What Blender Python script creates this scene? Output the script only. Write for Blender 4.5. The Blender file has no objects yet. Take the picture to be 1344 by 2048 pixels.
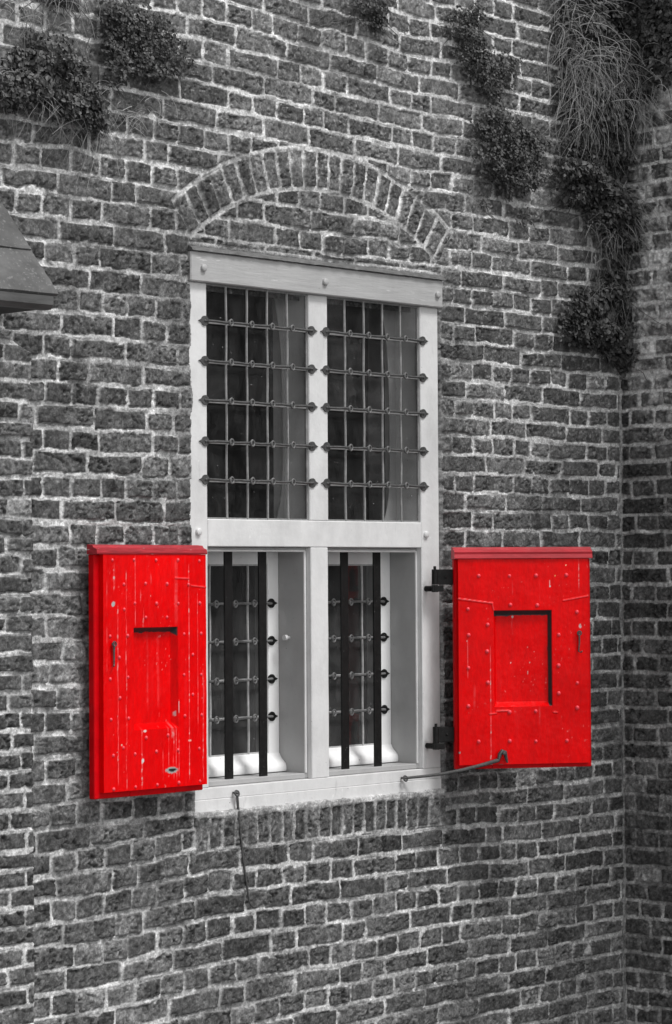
import bpy, math, random
import numpy as np
random.seed(7)
R = math.radians
S = bpy.context.scene
COL = S.collection

# ------------------------------------------------------------------ camera, sky, sun, exposure
import mathutils
cd = bpy.data.cameras.new("camera"); cam = bpy.data.objects.new("camera", cd); COL.objects.link(cam)
A = math.atan((5530 - 672) / 5150.0); P = R(1.45); RO = R(0.36)
fw = mathutils.Vector((math.cos(A), math.sin(A), 0)); rt = mathutils.Vector((math.sin(A), -math.cos(A), 0)); up = mathutils.Vector((0, 0, 1))
F = fw * math.cos(P) + up * math.sin(P); U2 = up * math.cos(P) - fw * math.sin(P)
U = U2 * math.cos(RO) + rt * math.sin(RO); RR = rt * math.cos(RO) - U2 * math.sin(RO)
M = mathutils.Matrix((RR, U, -F)).transposed().to_4x4(); M.translation = (-6.5573513, -6.9241371, 2.3)
cam.matrix_world = M
cd.sensor_fit = 'HORIZONTAL'; cd.sensor_width = 36; cd.lens = 36 * 5150.0 / 1344.0
cd.clip_start = .1; cd.clip_end = 500
S.camera = cam
SUN_EL, SUN_AZ = R(58), R(13)          # azimuth measured from -Y towards +X
w = bpy.data.worlds.new("World"); S.world = w; w.use_nodes = True
nt = w.node_tree; bg = nt.nodes["Background"]
sky = nt.nodes.new("ShaderNodeTexSky"); sky.sky_type = 'NISHITA'; sky.sun_disc = False
sky.sun_elevation = SUN_EL; sky.sun_rotation = R(180) - SUN_AZ
bw = nt.nodes.new("ShaderNodeRGBToBW")
nt.links.new(sky.outputs[0], bw.inputs[0]); nt.links.new(bw.outputs[0], bg.inputs[0])
bg.inputs[1].default_value = .15
sl = bpy.data.lights.new("sun", 'SUN'); sl.energy = 1.55; sl.angle = R(16); sl.color = (1, .99, .98)
so = bpy.data.objects.new("sun", sl); COL.objects.link(so)
d = mathutils.Vector((math.sin(SUN_AZ) * math.cos(SUN_EL), -math.cos(SUN_AZ) * math.cos(SUN_EL), math.sin(SUN_EL)))
so.rotation_euler = d.to_track_quat('Z', 'Y').to_euler()
S.view_settings.view_transform = 'Standard'; S.view_settings.look = 'None'
S.view_settings.exposure = 0.75; S.view_settings.gamma = 1

# ------------------------------------------------------------------ noise
_rng = np.random.RandomState(11)
TAB = _rng.rand(512, 512).astype(np.float32)
def vn(x, y, s, seed=0):
    x = x / s + seed * 17.37; y = y / s + seed * 5.71
    xi = np.floor(x).astype(np.int64); yi = np.floor(y).astype(np.int64)
    fx = (x - xi).astype(np.float32); fy = (y - yi).astype(np.float32)
    fx = fx * fx * (3 - 2 * fx); fy = fy * fy * (3 - 2 * fy)
    a = TAB[xi & 511, yi & 511]; b = TAB[(xi + 1) & 511, yi & 511]
    c = TAB[xi & 511, (yi + 1) & 511]; e = TAB[(xi + 1) & 511, (yi + 1) & 511]
    return (a + (b - a) * fx) * (1 - fy) + (c + (e - c) * fx) * fy      # 0..1
def fb(x, y, s, seed=0, o=3):
    r = 0; amp = 1; t = 0
    for i in range(o):
        r = r + amp * (vn(x, y, s / 2 ** i, seed + i * 3.1) * 2 - 1); t += amp; amp *= .55
    return r / t                                                        # -1..1
def ss(a, b, x):
    t = np.clip((x - a) / (b - a), 0, 1); return t * t * (3 - 2 * t)

# ------------------------------------------------------------------ object helpers
def tag(o, label=None, cat=None, group=None, kind=None):
    if label: o['label'] = label
    if cat: o['category'] = cat
    if group: o['group'] = group
    if kind: o['kind'] = kind
    return o
def empty(name, loc=(0, 0, 0), rz=0):
    o = bpy.data.objects.new(name, None); COL.objects.link(o); o.location = loc; o.rotation_euler = (0, 0, rz)
    o.empty_display_size = .1
    return o
def link(name, me, m, parent=None):
    o = bpy.data.objects.new(name, me); COL.objects.link(o)
    if m: me.materials.append(m)
    if parent: o.parent = parent
    return o
def np_mesh(name, V, Fq, smooth=True):
    me = bpy.data.meshes.new(name)
    V = np.ascontiguousarray(V, dtype=np.float32); Fq = np.ascontiguousarray(Fq, dtype=np.int32)
    me.vertices.add(len(V)); me.vertices.foreach_set('co', V.ravel())
    k = Fq.shape[1]; me.loops.add(Fq.size); me.loops.foreach_set('vertex_index', Fq.ravel())
    me.polygons.add(len(Fq)); me.polygons.foreach_set('loop_start', np.arange(0, Fq.size, k, dtype=np.int32))
    me.polygons.foreach_set('use_smooth', np.full(len(Fq), smooth, dtype=bool))
    me.update(calc_edges=True)
    return me
def set_tone(me, t):
    a = me.attributes.new('tone', 'FLOAT', 'POINT'); a.data.foreach_set('value', np.ascontiguousarray(t, dtype=np.float32))
def set_col(me, c):
    a = me.attributes.new('paint', 'FLOAT_COLOR', 'POINT')
    c4 = np.ones((len(c), 4), dtype=np.float32); c4[:, :3] = c; a.data.foreach_set('color', c4.ravel())

class MB:
    def __init__(s): s.v = []; s.f = []
    def add(s, vs, fs):
        n = len(s.v); s.v += [tuple(q) for q in vs]; s.f += [tuple(i + n for i in q) for q in fs]; return s
    def box(s, x0, x1, y0, y1, z0, z1, b=0.0):
        """box with chamfered edges (b)"""
        if b <= 0:
            vs = [(x, y, z) for x in (x0, x1) for y in (y0, y1) for z in (z0, z1)]
            return s.add(vs, [(0, 1, 3, 2), (4, 6, 7, 5), (0, 4, 5, 1), (2, 3, 7, 6), (0, 2, 6, 4), (1, 5, 7, 3)])
        b = min(b, abs(x1 - x0) * .45, abs(y1 - y0) * .45, abs(z1 - z0) * .45)
        vs = []; idx = {}
        for i, (x, sx) in enumerate(((x0, 1), (x1, -1))):
            for j, (y, sy) in enumerate(((y0, 1), (y1, -1))):
                for k, (z, sz) in enumerate(((z0, 1), (z1, -1))):
                    idx[i, j, k, 0] = len(vs); vs.append((x, y + sy * b, z + sz * b))
                    idx[i, j, k, 1] = len(vs); vs.append((x + sx * b, y, z + sz * b))
                    idx[i, j, k, 2] = len(vs); vs.append((x + sx * b, y + sy * b, z))
        I = idx; fs = []
        fs.append((I[0,0,0,0], I[0,0,1,0], I[0,1,1,0], I[0,1,0,0])); fs.append((I[1,0,0,0], I[1,1,0,0], I[1,1,1,0], I[1,0,1,0]))
        fs.append((I[0,0,0,1], I[1,0,0,1], I[1,0,1,1], I[0,0,1,1])); fs.append((I[0,1,0,1], I[0,1,1,1], I[1,1,1,1], I[1,1,0,1]))
        fs.append((I[0,0,0,2], I[0,1,0,2], I[1,1,0,2], I[1,0,0,2])); fs.append((I[0,0,1,2], I[1,0,1,2], I[1,1,1,2], I[0,1,1,2]))
        for i in (0, 1):
            for j in (0, 1):
                q = (I[i,j,0,0], I[i,j,0,1], I[i,j,1,1], I[i,j,1,0]); fs.append(q if i == j else q[::-1])
        for i in (0, 1):
            for k in (0, 1):
                q = (I[i,0,k,0], I[i,1,k,0], I[i,1,k,2], I[i,0,k,2]); fs.append(q if i == k else q[::-1])
        for j in (0, 1):
            for k in (0, 1):
                q = (I[0,j,k,1], I[0,j,k,2], I[1,j,k,2], I[1,j,k,1]); fs.append(q if j == k else q[::-1])
        for i in (0, 1):
            for j in (0, 1):
                for k in (0, 1):
                    q = (I[i,j,k,0], I[i,j,k,1], I[i,j,k,2]); fs.append(q if (i + j + k) % 2 == 1 else q[::-1])
        return s.add(vs, fs)
    def prism_x(s, prof, x0, x1):
        """closed (y,z) profile extruded along x"""
        n = len(prof); vs = [(x0, y, z) for y, z in prof] + [(x1, y, z) for y, z in prof]
        fs = [(i, (i + 1) % n, (i + 1) % n + n, i + n) for i in range(n)] + [tuple(range(n))[::-1], tuple(range(n, 2 * n))]
        return s.add(vs, fs)
    def tube(s, pts, r, n=8, cap=True):
        pts = [mathutils.Vector(p) for p in pts]; rs = r if isinstance(r, (list, tuple)) else [r] * len(pts)
        vs = []; fs = []; a = None
        for i, p in enumerate(pts):
            t = (pts[min(i + 1, len(pts) - 1)] - pts[max(i - 1, 0)]).normalized()
            if a is None:
                a = t.orthogonal().normalized()
            else:
                a = (a - t * a.dot(t)); a = a.normalized() if a.length > 1e-6 else t.orthogonal().normalized()
            b = t.cross(a)
            for k in range(n):
                th = 2 * math.pi * k / n; vs.append(p + (a * math.cos(th) + b * math.sin(th)) * rs[i])
        for i in range(len(pts) - 1):
            for k in range(n):
                fs.append((i * n + k, i * n + (k + 1) % n, (i + 1) * n + (k + 1) % n, (i + 1) * n + k))
        if cap: fs.append(tuple(range(n))[::-1]); fs.append(tuple(range((len(pts) - 1) * n, len(pts) * n)))
        return s.add(vs, fs)
    def torus(s, c, ax1, ax2, r1, r2, n=16, m=8):
        c = mathutils.Vector(c); a = mathutils.Vector(ax1).normalized(); b = mathutils.Vector(ax2).normalized(); k3 = a.cross(b)
        vs = []; fs = []
        for i in range(n):
            th = 2 * math.pi * i / n; o = a * math.cos(th) + b * math.sin(th)
            for j in range(m):
                ph = 2 * math.pi * j / m; vs.append(c + o * (r1 + r2 * math.cos(ph)) + k3 * r2 * math.sin(ph))
        for i in range(n):
            for j in range(m):
                fs.append((i * m + j, i * m + (j + 1) % m, ((i + 1) % n) * m + (j + 1) % m, ((i + 1) % n) * m + j))
        return s.add(vs, fs)
    def dome(s, c, nrm, r, h, n=12, m=4):
        c = mathutils.Vector(c); k = mathutils.Vector(nrm).normalized(); a = k.orthogonal().normalized(); b = k.cross(a)
        vs = []; fs = []
        for j in range(m):
            ph = math.pi / 2 * j / m
            for i in range(n):
                th = 2 * math.pi * i / n; vs.append(c + (a * math.cos(th) + b * math.sin(th)) * r * math.cos(ph) + k * h * math.sin(ph))
        vs.append(c + k * h)
        for j in range(m - 1):
            for i in range(n): fs.append((j * n + i, j * n + (i + 1) % n, (j + 1) * n + (i + 1) % n, (j + 1) * n + i))
        for i in range(n): fs.append(((m - 1) * n + i, (m - 1) * n + (i + 1) % n, m * n))
        return s.add(vs, fs)
    def plate(s, out, y0, y1):
        """(x,z) outline extruded along y (y0 front)"""
        n = len(out); vs = [(x, y0, z) for x, z in out] + [(x, y1, z) for x, z in out]
        fs = [(i, (i + 1) % n, (i + 1) % n + n, i + n) for i in range(n)] + [tuple(range(n)), tuple(range(n, 2 * n))[::-1]]
        return s.add(vs, fs)
    def build(s, name, m, parent=None, smooth=False, angle=None):
        me = bpy.data.meshes.new(name); me.from_pydata(s.v, [], s.f); me.update()
        import bmesh
        bm = bmesh.new(); bm.from_mesh(me); bmesh.ops.recalc_face_normals(bm, faces=bm.faces)
        if smooth:
            for e in bm.edges:
                if len(e.link_faces) == 2 and e.calc_face_angle(0) > R(40): e.smooth = False
            for f in bm.faces: f.smooth = True
        bm.to_mesh(me); bm.free()
        return link(name, me, m, parent)
def dup(o, parent):
    c = o.copy(); COL.objects.link(c); c.parent = parent
    for ch in list(o.children): dup(ch, c)
    return c

# ------------------------------------------------------------------ materials
def mat(name):
    m = bpy.data.materials.new(name); m.use_nodes = True; n = m.node_tree
    return m, n, n.nodes["Principled BSDF"]
def nd(n, t, **k):
    o = n.nodes.new(t)
    for a, b in k.items(): setattr(o, a, b)
    return o
def noise(n, scale, detail=4, rough=.6, coord='Object', vec=None, sc=None):
    x = nd(n, "ShaderNodeTexNoise"); x.inputs['Scale'].default_value = scale; x.inputs['Detail'].default_value = detail
    x.inputs['Roughness'].default_value = rough
    tc = nd(n, "ShaderNodeTexCoord")
    if sc:
        mp = nd(n, "ShaderNodeMapping"); mp.inputs['Scale'].default_value = sc
        n.links.new(tc.outputs[coord], mp.inputs[0]); n.links.new(mp.outputs[0], x.inputs['Vector'])
    else: n.links.new(tc.outputs[coord], x.inputs['Vector'])
    return x
def ramp(n, src, a, b, c0, c1):
    r = nd(n, "ShaderNodeValToRGB"); r.color_ramp.elements[0].position = a; r.color_ramp.elements[1].position = b
    g = lambda c: (c, c, c, 1) if not hasattr(c, '__len__') else (*c, 1)
    r.color_ramp.elements[0].color = g(c0); r.color_ramp.elements[1].color = g(c1)
    n.links.new(src, r.inputs[0]); return r
def mixc(n, fac, a, b, mode='MIX'):
    m = nd(n, "ShaderNodeMix", data_type='RGBA', blend_type=mode)
    for sock, v in ((m.inputs[0], fac), (m.inputs[6], a), (m.inputs[7], b)):
        if hasattr(v, 'links') or isinstance(v, bpy.types.NodeSocket): n.links.new(v, sock)
        elif hasattr(v, '__len__'): sock.default_value = (*v, 1)
        elif sock.type == 'RGBA': sock.default_value = (v, v, v, 1)
        else: sock.default_value = v
    return m.outputs[2]
def bump(n, p, src, dist, strength=1.0):
    b = nd(n, "ShaderNodeBump"); b.inputs['Distance'].default_value = dist; b.inputs['Strength'].default_value = strength
    n.links.new(src, b.inputs['Height']); n.links.new(b.outputs[0], p.inputs['Normal']); return b

def brick_mat():
    m, n, p = mat("weathered_brick")
    at = nd(n, "ShaderNodeAttribute", attribute_name='tone')
    a = noise(n, 170, 5, .75); b = noise(n, 45, 4, .7)
    c = mixc(n, 1.0, at.outputs['Fac'], ramp(n, a.outputs[0], .30, .70, .62, 1.38).outputs[0], 'MULTIPLY')
    c = mixc(n, 1.0, c, ramp(n, b.outputs[0], .35, .65, .66, 1.34).outputs[0], 'MULTIPLY')
    n.links.new(c, p.inputs['Base Color']); p.inputs['Roughness'].default_value = .93
    p.inputs['Specular IOR Level'].default_value = .25
    bump(n, p, a.outputs[0], .004, .9)
    return m
BRICK = brick_mat()

def plain(name, col, rough=.6, var=.12, scale=30, bmp=.0006, bscale=200, sc=None, spec=.5, metal=0, speck=None, grime=0):
    m, n, p = mat(name)
    a = noise(n, scale, 5, .65, sc=sc)
    lo = [max(0, c * (1 - var)) for c in col]; hi = [min(1, c * (1 + var)) for c in col]
    c = ramp(n, a.outputs[0], .3, .7, lo, hi).outputs[0]
    if speck:                                    # (threshold, colour, scale, stretch)
        th, sc_, ss_, st = speck
        s2 = noise(n, ss_, 3, .6, sc=st)
        c = mixc(n, ramp(n, s2.outputs[0], th, th + .03, 0, 1).outputs[0], c, sc_)
    n.links.new(c, p.inputs['Base Color']); p.inputs['Roughness'].default_value = rough
    p.inputs['Specular IOR Level'].default_value = spec; p.inputs['Metallic'].default_value = metal
    if grime:
        g1 = noise(n, 3.2, 6, .7, sc=(1, 1, .6)); c = mixc(n, ramp(n, g1.outputs[0], .45, .75, 0, grime).outputs[0], c, .16)
        g2 = noise(n, 85, 3, .6); c = mixc(n, ramp(n, g2.outputs[0], .715, .74, 0, .8).outputs[0], c, .10)
        g4 = noise(n, 22, 5, .75, sc=(1, 1, .22)); c = mixc(n, ramp(n, g4.outputs[0], .60, .72, 0, grime * .8).outputs[0], c, .22)
        n.links.new(c, p.inputs['Base Color'])
    b = noise(n, bscale, 4, .6, sc=sc); bump(n, p, b.outputs[0], bmp)
    return m
g3 = lambda v: (v, v, v)
WHITE = plain("pale_paint", g3(.68), .42, .07, 6, .0012, 40, speck=(.70, g3(.80), 30, (1, 1, .5)), grime=.35)
BEAM = plain("grey_beam_paint", g3(.41), .5, .06, 14, .002, 22, sc=(.35, 1, 3.2), speck=(.68, g3(.66), 34, (.25, 1, 2.4)), grime=.25)
SASHW = plain("white_sash_paint", g3(.86), .35, .04, 6, .0005, 60, grime=.15)
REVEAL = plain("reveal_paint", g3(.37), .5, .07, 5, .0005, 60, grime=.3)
IRON = plain("wrought_iron", g3(.055), .5, .5, 90, .0016, 260, spec=.6)
IRONG = plain("grey_wrought_iron", g3(.13), .5, .45, 90, .0016, 260, spec=.6)
BLACK = plain("black_painted_iron", g3(.009), .5, .5, 60, .0008, 160, spec=.2, speck=(.71, g3(.2), 160, None))
LEADC = plain("lead_came", g3(.24), .5, .25, 60, .0008, 150)
LEADL = plain("pale_lead_came", g3(.42), .5, .25, 60, .0008, 150)
LEAD = plain("weathered_lead", g3(.068), .6, .4, 9, .003, 20, speck=(.60, g3(.14), 70, (1, 1, 1)), grime=.6)
FLASH = plain("lead_flashing", g3(.11), .6, .35, 30, .002, 60)
LIME = plain("lime_mortar", g3(.36), .95, .3, 60, .006, 90)
RAW = plain("shaded_dark_primer", (.022, .026, .028), .7, .3, 60, .0008, 150)  # dark primer with the shade of the shutter recess put into its colour
CURT = plain("grey_curtain", g3(.36), .9, .12, 4, .0005, 80)
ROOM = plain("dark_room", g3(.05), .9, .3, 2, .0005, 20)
REDCAP = plain("faded_red_paint", (.36, .012, .022), .55, .3, 40, .003, 60, sc=(.3, 1, 2), speck=(.68, (.55, .42, .40), 60, (.4, 1, 2)))
REDCAP2 = plain("red_lead_cap", (.40, .008, .018), .5, .22, 14, .002, 30, sc=(.4, 1, 1), speck=(.73, (.6, .3, .3), 90, None))
REDSIDE = plain("red_paint_side", (.52, .0, .003), .45, .15, 20, .001, 40, spec=.1)
REDSTUD = plain("red_painted_stud", (.78, .05, .07), .32, .2, 60, .0006, 100)
def red_mat():
    m, n, p = mat("worn_red_paint")
    at = nd(n, "ShaderNodeAttribute", attribute_name='paint')
    a = noise(n, 60, 5, .7, sc=(1, 1, .35)); c = mixc(n, 1.0, at.outputs['Color'], ramp(n, a.outputs[0], .3, .7, .86, 1.12).outputs[0], 'MULTIPLY')
    n.links.new(c, p.inputs['Base Color']); p.inputs['Roughness'].default_value = .30; p.inputs['Specular IOR Level'].default_value = .12
    b = noise(n, 26, 5, .7, sc=(1, 1, .4)); bump(n, p, b.outputs[0], .0018)
    return m
RED = red_mat()
def glass_mat(dust, base=.008):
    m, n, p = mat("old_glass"); n.nodes.remove(p); out = n.nodes["Material Output"]
    tr = nd(n, "ShaderNodeBsdfTransparent"); tr.inputs[0].default_value = (.82, .82, .82, 1)
    gl = nd(n, "ShaderNodeBsdfGlossy"); gl.inputs['Roughness'].default_value = .06; gl.inputs[0].default_value = (.9, .9, .9, 1)
    fr = nd(n, "ShaderNodeFresnel"); fr.inputs[0].default_value = 1.28
    b = noise(n, 9, 3, .6); bp = nd(n, "ShaderNodeBump"); bp.inputs['Distance'].default_value = .0006; n.links.new(b.outputs[0], bp.inputs['Height'])
    n.links.new(bp.outputs[0], gl.inputs['Normal'])
    mx = nd(n, "ShaderNodeMixShader"); n.links.new(fr.outputs[0], mx.inputs[0]); n.links.new(tr.outputs[0], mx.inputs[1]); n.links.new(gl.outputs[0], mx.inputs[2])
    di = nd(n, "ShaderNodeBsdfDiffuse"); di.inputs[0].default_value = (.5, .5, .5, 1)
    s1 = noise(n, 16, 6, .75, sc=(1, 1, .45)); s2 = noise(n, 120, 2, .5)
    k = nd(n, "ShaderNodeMath", operation='ADD')
    n.links.new(ramp(n, s1.outputs[0], .35, .8, base, dust).outputs[0], k.inputs[0]); n.links.new(ramp(n, s2.outputs[0], .74, .78, 0, .5).outputs[0], k.inputs[1])
    m2 = nd(n, "ShaderNodeMixShader"); n.links.new(k.outputs[0], m2.inputs[0]); n.links.new(mx.outputs[0], m2.inputs[1]); n.links.new(di.outputs[0], m2.inputs[2])
    n.links.new(m2.outputs[0], out.inputs[0]); return m
GLASS = glass_mat(.07); GLASSD = glass_mat(.16, .05)
def leaf_mat(name, lo, hi):
    m, n, p = mat(name)
    at = nd(n, "ShaderNodeAttribute", attribute_name='tone')
    r = ramp(n, at.outputs['Fac'], 0, 1, lo, hi); n.links.new(r.outputs[0], p.inputs['Base Color'])
    p.inputs['Roughness'].default_value = .6; p.inputs['Specular IOR Level'].default_value = .3
    return m
LEAF = leaf_mat("creeper_leaf", .014, .16)
STRAW = leaf_mat("dry_grass", .16, .50)

# ------------------------------------------------------------------ brickwork as one relief sheet per wall
ARC = (.706, 2.66, 1.155, 1.305, R(38.2))
def beds(u, z):
    """course number (float) at a point; courses 8.2 cm left of the window, 7.7 cm right of it"""
    kL = (3.57 - z) / .0823; kR = (3.573 - z) / .0772
    add = .30 * ss(.35, 1.25, z) * (z < 1.40) * ss(-.5, .05, u) * (1 - ss(1.35, 2.1, u))
    t = ss(0.0, 1.4, u)
    low = 1 - ss(1.4, 3.4, z)
    kR2 = kR - 2 * np.where(z < 2.4, 1.0, 0.0)
    return kL + (kR2 - kL) * t + add, t
def joints(k, u0, u1, rs):
    """perpend positions of one course: header courses and stretcher courses alternate, with strays"""
    p = .129; ph = -20 * p + .0645 * (k % 2) + (.129 if k % 4 == 2 else 0) + rs.normal(0, .008)
    L = []; n = int((u0 - .4 - ph) / p); sk = rs.normal(0, .003)
    while ph + n * p < u1 + .4:
        L.append(ph + n * p * (1 + sk * .2) + rs.normal(0, .0055))
        st = (k % 2 == 0)
        if rs.rand() < (.16 if st else .10): st = not st
        n += 2 if st else 1
    return np.array(L)
def brick_field(u, z, seed, style):
    """returns relief h (outward, m) and albedo for points u,z"""
    n = len(u)
    # wandering of the courses
    zz = z + .0055 * fb(u, z, .7, seed + 1, 2) + .0028 * fb(u, z, .15, seed + 2, 2)
    if style == 'main': zz = zz + .008 * (1 - ss(.9, 1.5, z)) * fb(u, z * .5, .75, seed + 7, 2) + .012 * ss(4.0, 4.4, z) * fb(u, z * .5, .6, seed + 8, 2)
    if style == 'main': k, t = beds(u, zz)
    elif style == 'side': k = (3.573 - zz) / .0772
    else: k = (3.115 - zz) / .0670
    uw = u + .0052 * fb(u, z, .06, seed + 3, 2) + .0007 * fb(u, z, .011, seed + 4, 2)
    kw = k + (.0062 * fb(u, z, .07, seed + 5, 2) + .0007 * fb(u, z, .011, seed + 6, 2)) / .08
    ki = np.floor(kw).astype(int); fz = kw - ki
    rs = np.random.RandomState(int(seed * 100) + 5)
    k0, k1 = ki.min(), ki.max()
    d = np.full(n, 9., np.float32); bid = np.zeros(n, np.int64); lu = np.zeros(n, np.float32)
    bz = .0098 + .0080 * vn(u, z, .22, seed + 9)                           # bed joint
    if style == 'main':
        rep = (1 - ss(.06, .17, np.abs(u - .70) - .70)) * ss(1.2, 1.4, z) * (1 - ss(3.4, 3.6, z))
        bz = bz + .004 * rep
    else: rep = np.zeros(n, np.float32)
    pit = .081 if style != 'pier' else .067; hu = np.zeros(n, np.float32)
    for kk in range(k0, k1 + 1):
        m = np.nonzero(ki == kk)[0]
        if not len(m): 
            joints(kk, u.min(), u.max(), rs); continue
        J = joints(kk, u.min(), u.max(), rs)
        if style == 'main':      # bricks end at the window opening
            zk = 3.57 - (kk + .5) * .0815
            if 1.26 < zk < 3.52: J = J[(np.abs(J - .0) > .05) & (np.abs(J - 1.40) > .05)]; J = np.sort(np.append(J, [-.002 - .0, 1.402]))
        i = np.searchsorted(J, uw[m]) - 1; i = np.clip(i, 0, len(J) - 2)
        a = J[i]; b = J[i + 1]; c = (a + b) / 2
        hx = (b - a) / 2 - .0046; lu[m] = uw[m] - c; hu[m] = hx
        bid[m] = (kk + 400) * 997 + i
    h1 = ((bid * 2654435761) % 1000003) / 1000003.; h2 = ((bid * 40503 + 77) % 65521) / 65521.; h3 = ((bid * 69069 + 5) % 104729) / 104729.
    h4 = ((bid * 7919 + 31) % 99991) / 99991.
    tilt = (h1 - .5) * .035
    lz = (fz - .5) * pit + tilt * lu + (h4 - .5) * .004
    hz = (pit - bz) / 2 - .0035 * (h2 > .7)
    rc = .004 + .008 * h3 ** 2
    qx = np.abs(lu) - (hu - .003 * h3 - rc); qz = np.abs(lz) - (hz - rc)
    d = np.hypot(np.maximum(qx, 0), np.maximum(qz, 0)) + np.minimum(np.maximum(qx, qz), 0) - rc
    return d, bid, (h1, h2, h3, h4), lu, lz, rep
def arch_field(u, z, seed, n_v=23):
    cx, cz, r0, r1, th0 = ARC
    uw = u + .003 * fb(u, z, .03, seed + 3, 2); zw = z + .003 * fb(u, z, .03, seed + 5, 2)
    r = np.hypot(uw - cx, zw - cz); th = np.arctan2(uw - cx, zw - cz)
    s = (th + th0) / (2 * th0) * n_v; i = np.floor(s).astype(int)
    lu = (s - i - .5) * (2 * th0 / n_v) * r; w_ = (2 * th0 / n_v) * r / 2 - .0065
    lr = r - (r0 + r1) / 2; hr = (r1 - r0) / 2 - .007
    rc = .008
    qx = np.abs(lu) - (w_ - rc); qz = np.abs(lr) - (hr - rc)
    d = np.hypot(np.maximum(qx, 0), np.maximum(qz, 0)) + np.minimum(np.maximum(qx, qz), 0) - rc
    inside = (r > r0 - .001) & (r < r1 + .001) & (th > -th0) & (th < R(36.2))
    return d, i + 90001, inside, lu, lr
def sill_field(u, z, seed):
    uw = u + .005 * fb(u, z, .04, seed + 3, 2)
    p = .0655; s = (uw - .005) / p + .25 * fb(u, z * .2, .2, seed + 33, 1); i = np.floor(s).astype(int)
    lu = (s - i - .5) * p; lz = z - 1.352 - .006 * fb(u, z, .1, seed + 4, 1)
    rc = .012
    qx = np.abs(lu) - (p / 2 - .0058 - rc * .6); rc = rc * .6; qz = np.abs(lz) - (.056 - rc)
    d = np.hypot(np.maximum(qx, 0), np.maximum(qz, 0)) + np.minimum(np.maximum(qx, qz), 0) - rc
    inside = (u > .004) & (u < 1.405) & (z > 1.288) & (z < 1.418)
    return d, i + 70001, inside
def relief(u, z, seed, style):
    d, bid, (h1, h2, h3, h4), lu, lz, rep = brick_field(u, z, seed, style)
    region = np.zeros(len(u), np.int8)
    if style == 'main':
        da, ba, ina, la, lr = arch_field(u, z, seed)
        cx, cz, r0, r1, th0 = ARC
        rr = np.hypot(u - cx, z - cz)
        g = np.abs(rr - (r0 + r1) / 2) - (r1 - r0) / 2                     # mortar band round the arch
        d = np.where(ina, da, d); bid = np.where(ina, ba, bid)
        nearr = (~ina) & (np.abs(np.arctan2(u - cx, z - cz) + R(1)) < R(37.4)) & (g < .012)
        d = np.where(nearr, np.maximum(d, .006 - np.abs(g) * .2), d)
        region[ina] = 1
        dsl, bs, ins = sill_field(u, z, seed)
        d = np.where(ins, dsl, d); bid = np.where(ins, bs, bid); region[ins] = 2
        band = (u > -.004) & (u < 1.409) & (z >= 1.416) & (z < 1.45); d = np.where(band, .012, d)
        band = (u > -.02) & (u < 1.42) & (z > 3.525) & (z < 3.548); d = np.where(band, .008, d)
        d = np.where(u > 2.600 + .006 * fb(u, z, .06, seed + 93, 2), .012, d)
        h1 = np.where(region > 0, ((bid * 2654435761) % 1000003) / 1000003., h1); h2 = np.where(region > 0, ((bid * 40503 + 77) % 65521) / 65521., h2)
        h3 = np.where(region > 0, ((bid * 69069 + 5) % 104729) / 104729., h3)
    if style == 'side': d = np.where(u < .016, .012, d)
    lz_s = np.where(region > 0, 0, lz)
    g1 = fb(u, z, .055, seed + 21, 3); g2 = fb(u, z, .016, seed + 22, 3); g3_ = fb(u, z, .007, seed + 23, 2)
    rough = 1.0 + 1.1 * h3
    if style == 'side': up_ = ss(2.7, 3.2, z); rough = rough * (1 + 1.0 * up_)
    else: up_ = 0
    # edge noise: eaten corners
    d = d + .0006 * g2 * rough + .022 * np.maximum(0, fb(u, z, .04, seed + 24, 2) - .38) * (.4 + h2) * ss(-.02, -.004, d)
    br = ss(.0006, -.0018, d)                                             # 1 inside brick
    mort = 1 - br
    dome = -.0030 * np.exp(np.minimum(d, 0) / .004)                        # softened arrises
    pits = -np.maximum(0, fb(u, z, .020, seed + 31, 2) - .38) * .034 * (.4 + h2) - np.maximum(0, fb(u, z, .0085, seed + 32, 1) - .55) * .006
    crack = -np.maximum(0, .07 - np.abs(fb(u, z, .05, seed + 35, 3))) * .15 * (h1 > .35) * ss(.35, .6, vn(u, z, .07, seed + 36)) - np.maximum(0, .06 - np.abs(fb(u, z * 2.2, .05, seed + 37, 3))) * .12 * (h2 > .4) * ss(.4, .65, vn(u, z, .06, seed + 38))
    hb = (h2 - .5) * .010 + (h1 - .5) * .05 * lu + dome + rough * (.0022 * g1 + .0015 * g2 + .0009 * g3_) + pits + crack
    gone = (h4 > .985) | ((h4 > .955) & (z < 1.3) & (style == 'main'))
    hb = hb - np.where(gone & (region == 0), .009 + .004 * g1, 0)
    wash = ss(-.25, .35, fb(u, z, .22, seed + 41, 2))                     # mortar flush or washed out
    hm = -.0105 * wash - .0015 + .0030 * g2 + .0016 * g3_ + rep * .005
    hm = hm - .008 * np.maximum(0, fb(u, z, .03, seed + 43, 2) - .35)
    gap = np.maximum(0, .0035 - np.abs(d - .0015)) * 3.6 * ss(-.05, .2, fb(u, z, .09, seed + 44, 2)) * (.35 + .65 * (lz_s > 0))   # shrinkage gap beside some bricks
    h = br * hb + mort * hm - gap
    h = h + .006 * fb(u, z, .9, seed + 45, 2)
    # ---- albedo (the colour of the stuff itself: clay, lime, lichen)
    lich = np.zeros(len(u), np.float32)
    if style == 'main':
        lich = ss(3.6, 4.2, z + .25 * (u > .3) + .18 * fb(u, z, .5, seed + 51, 2)) * .75
        lich = np.maximum(lich, .6 * ss(1.45, 1.75, u + .1 * fb(u, z, .3, seed + 52, 2)) * ss(2.3, 2.9, z + .2 * fb(u, z, .4, seed + 53, 2)))
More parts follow.
